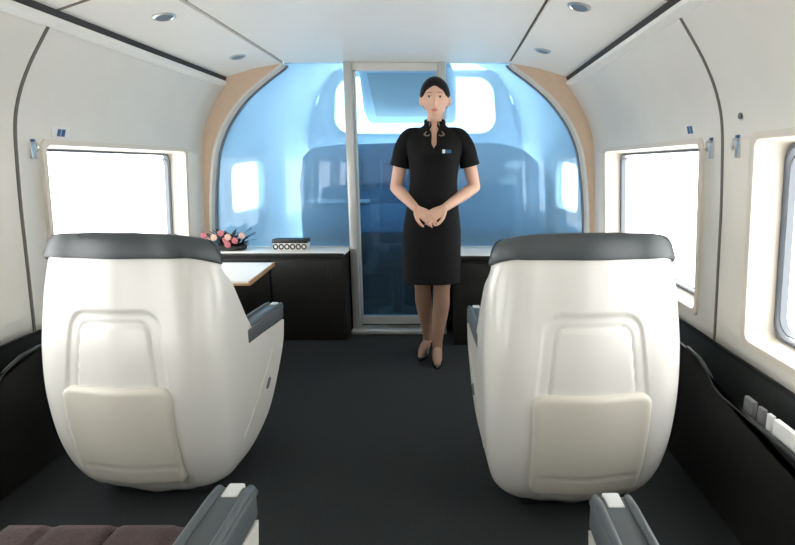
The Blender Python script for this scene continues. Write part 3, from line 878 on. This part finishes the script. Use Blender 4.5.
# dress
bm = bmesh.new()
rs = torso(.525, 1.462, 260, .004, 300, True)
rings(bm, rs); dress = link('dress', bm, 'dress', pr, auto=70)
for s in (-1, 1):
    a, b = Vector(SH[s]), Vector(EL[s])
    bm = bmesh.new()
    cx = Vector((.021 + s * .075, .018, 1.402))
    sp = [cx, a + Vector((s * -.012, 0, .004)), a + Vector((s * .007, 0, -.018)), a.lerp(b, .22) + Vector((s * .014, 0, 0)), a.lerp(b, .42) + Vector((s * .012, 0, 0)), a.lerp(b, .56) + Vector((s * .010, 0, 0))]; sr = [.046, .055, .057, .057, .058, .060]
    dd = [0]
    for p, q in zip(sp, sp[1:]): dd.append(dd[-1] + (q - p).length)
    T_ = [dd[-1] * k / 30 for k in range(31)]
    tube(bm, [tuple(interp(list(zip(dd, [p[c] for p in sp])), t) for c in range(3)) for t in T_], [interp(list(zip(dd, sr)), t) for t in T_], 36, round_ends=False)
    link('sleeve', bm, 'dress', dress, auto=60)
# stand collar: band round the neck open at the front, with patterned trim
bm = bmesh.new(); rs = []
for k in range(49):
    a = math.radians(-90 + 18 + (360 - 36) * k / 48); c_, s_ = math.cos(a), math.sin(a)
    dz = .012 * s_
    rs.append([(.021 + (.060 + t) * c_, .020 + (.056 + t) * s_, z) for t, z in ((.006, 1.425), (.0, 1.487 + dz), (-.006, 1.487 + dz), (0, 1.42))])
rings(bm, rs); col = link('collar', bm, 'dress', pr, auto=60)
def front_y(x, z, off=.004):
    cx, cy, hw, hd = rt(1, z), rt(2, z), rt(3, z) + off, rt(4, z) + off
    c_ = min(1, abs(x - cx) / hw) ** (1 / .85)
    return cy - hd * math.sqrt(max(0, 1 - c_ * c_)) ** .85
for s in (-1, 1):
    # bound edge of the keyhole opening
    pts = []
    for k in range(15):
        z = 1.314 + (1.432 - 1.314) * k / 14
        x = rt(1, z) + s * (.016 * sstep(1.315, 1.35, z) + .012 * sstep(1.40, 1.44, z) + .004)
        pts.append((x, front_y(x, z) + .0015, z))
    a = math.radians(-90 + s * 19)
    pts.append((.021 + .063 * math.cos(a), .020 + .059 * math.sin(a), 1.452))
    bm = bmesh.new(); tube(bm, pts, .0055, 10); link('neck_binding', bm, 'dress', dress)
    # patterned trim along the collar edge and the small lapel tip below it
    pts = []
    for k in range(9):
        a = math.radians(-90 + s * (22 + 1.5 * k)); z = 1.474 - .006 * k
        pts.append((.021 + .0635 * math.cos(a), .020 + .0595 * math.sin(a), z))
    for x, z in ((.046, 1.414), (.058, 1.400)):
        X = .021 + s * x; pts.append((X, front_y(X, z) - .002, z))
    bm = bmesh.new(); tube(bm, pts, .0036, 8); link('collar_trim', bm, 'trim', col)
    pts = [(.021 + s * x, front_y(.021 + s * x, z) - .002, z) for x, z in ((.058, 1.400), (.042, 1.392), (.026, 1.398))]
    bm = bmesh.new(); tube(bm, pts, .0036, 8); link('collar_trim', bm, 'trim', col)
nb = bxo('name_badge', 'blue', (.070, .118, -.128, -.121, 1.296, 1.314), pr, .002)
bxo('emblem', 'paper', (.068, .084, -.131, -.126, 1.295, 1.316), nb, .001)
for s in (-1, 1):
    P, R = leg_path(s); bm = bmesh.new()
    tube(bm, P[2:], [r + .0025 for r in R[2:]], 24, round_ends=False)
    a = Vector(AN[s]); t = Vector(TOE[s])
    tube(bm, [a + Vector((0, .018, -.045)), a.lerp(t, .45) + Vector((0, 0, -.012)), a.lerp(t, .8), t], [.0295, .0315, .0305, .0225], 18); link('stocking', bm, 'stocking', pr)
    # court shoe with heel
    a = Vector(AN[s]); t = Vector(TOE[s]); d = Vector((t.x - a.x, t.y - a.y, 0)).normalized(); sd = Vector((-d.y, d.x, 0))
    hl = Vector((a.x, a.y, 0)) - d * .035; L = (Vector((t.x, t.y, 0)) - hl).length + .030
    bm = bmesh.new(); rs = []
    for q in range(17):
        u = q / 16; zb = .055 * (1 - sstep(.15, .72, u)); c_ = hl + d * (L * u)
        hw = .029 * min(1, math.sqrt(max(0.02, 1 - ((u - .42) / .60) ** 2))) + (.006 * math.exp(-((u - .72) / .15) ** 2))
        if u > .9: hw *= 1 - .55 * ((u - .9) / .1) ** 2
        top = zb + (.048 if u < .18 else .048 - .026 * sstep(.18, .5, u) + .012 * sstep(.6, .75, u) - .018 * sstep(.85, 1, u))
        rs.append([c_ + sd * hw * cx_ + Vector((0, 0, zb + (top - zb) * h)) for cx_, h in ((-.8, 0), (.8, 0), (1, .25), (.95, .7), (.7, 1), (-.7, 1), (-.95, .7), (-1, .25))])
    rings(bm, rs); sh = link('shoe', bm, 'shoe', pr, auto=60)
    bm = bmesh.new(); cyl(bm, hl + d * .022 + Vector((0, 0, .029)), .010, .058, n=16, r2=.020); link('heel', bm, 'shoe', sh)
# hair
bm = bmesh.new(); head_grid(bm, True, 96, 72); hr = link('hair', bm, 'hair', pr, auto=80)
bm = bmesh.new(); ellipsoid(bm, HC + Vector((0, .112, .015)), (.048, .035, .045)); link('bun', bm, 'hair', hr)
# face
for s in (-1, 1):
    bm = bmesh.new(); ellipsoid(bm, HC + Vector((s * .031, -.0745, .004)), (.0125, .008, .0052), 18, 12); e = link('eye', bm, 'eye', pr)
    bm = bmesh.new(); ellipsoid(bm, HC + Vector((s * .031, -.0815, .0042)), (.0052, .0022, .0050), 14, 10); link('iris', bm, 'iris', e)
    bm = bmesh.new(); tube(bm, [HC + Vector((s * .0445, -.0725, .0045)), HC + Vector((s * .036, -.0805, .0105)), HC + Vector((s * .026, -.0815, .0102)), HC + Vector((s * .0185, -.0785, .004))], .0012, 6); link('lash_line', bm, 'brow', e)
    bm = bmesh.new(); tube(bm, [HC + Vector((s * .016, -.0895, .0258)), HC + Vector((s * .031, -.0868, .0270)), HC + Vector((s * .046, -.0765, .0225))], [.0026, .0024, .0012], 8, sy=.6); link('eyebrow', bm, 'brow', pr)
bm = bmesh.new()
tube(bm, [HC + Vector((-.021, -.0755, -.0655)), HC + Vector((-.010, -.0830, -.0625)), HC + Vector((0, -.0850, -.0640)), HC + Vector((.010, -.0830, -.0625)), HC + Vector((.021, -.0755, -.0655))], [.0012, .0036, .0036, .0036, .0012], 10)
tube(bm, [HC + Vector((-.020, -.0755, -.0660)), HC + Vector((-.009, -.0820, -.0705)), HC + Vector((0, -.0835, -.0715)), HC + Vector((.009, -.0820, -.0705)), HC + Vector((.020, -.0755, -.0660))], [.0012, .0040, .0042, .0040, .0012], 10)
link('lips', bm, 'lips', pr)

# ------------------------------------------------------------------ light
w = bpy.data.worlds.new('daylight'); SC.world = w; w.use_nodes = True
bg = w.node_tree.nodes['Background']; bg.inputs['Color'].default_value = (1.0, .985, .96, 1); bg.inputs['Strength'].default_value = 3.0
SC.view_settings.view_transform = 'Standard'; SC.view_settings.look = 'None'
SC.view_settings.exposure = 1.22; SC.view_settings.gamma = 1.0; SC.view_settings.use_curve_mapping = False
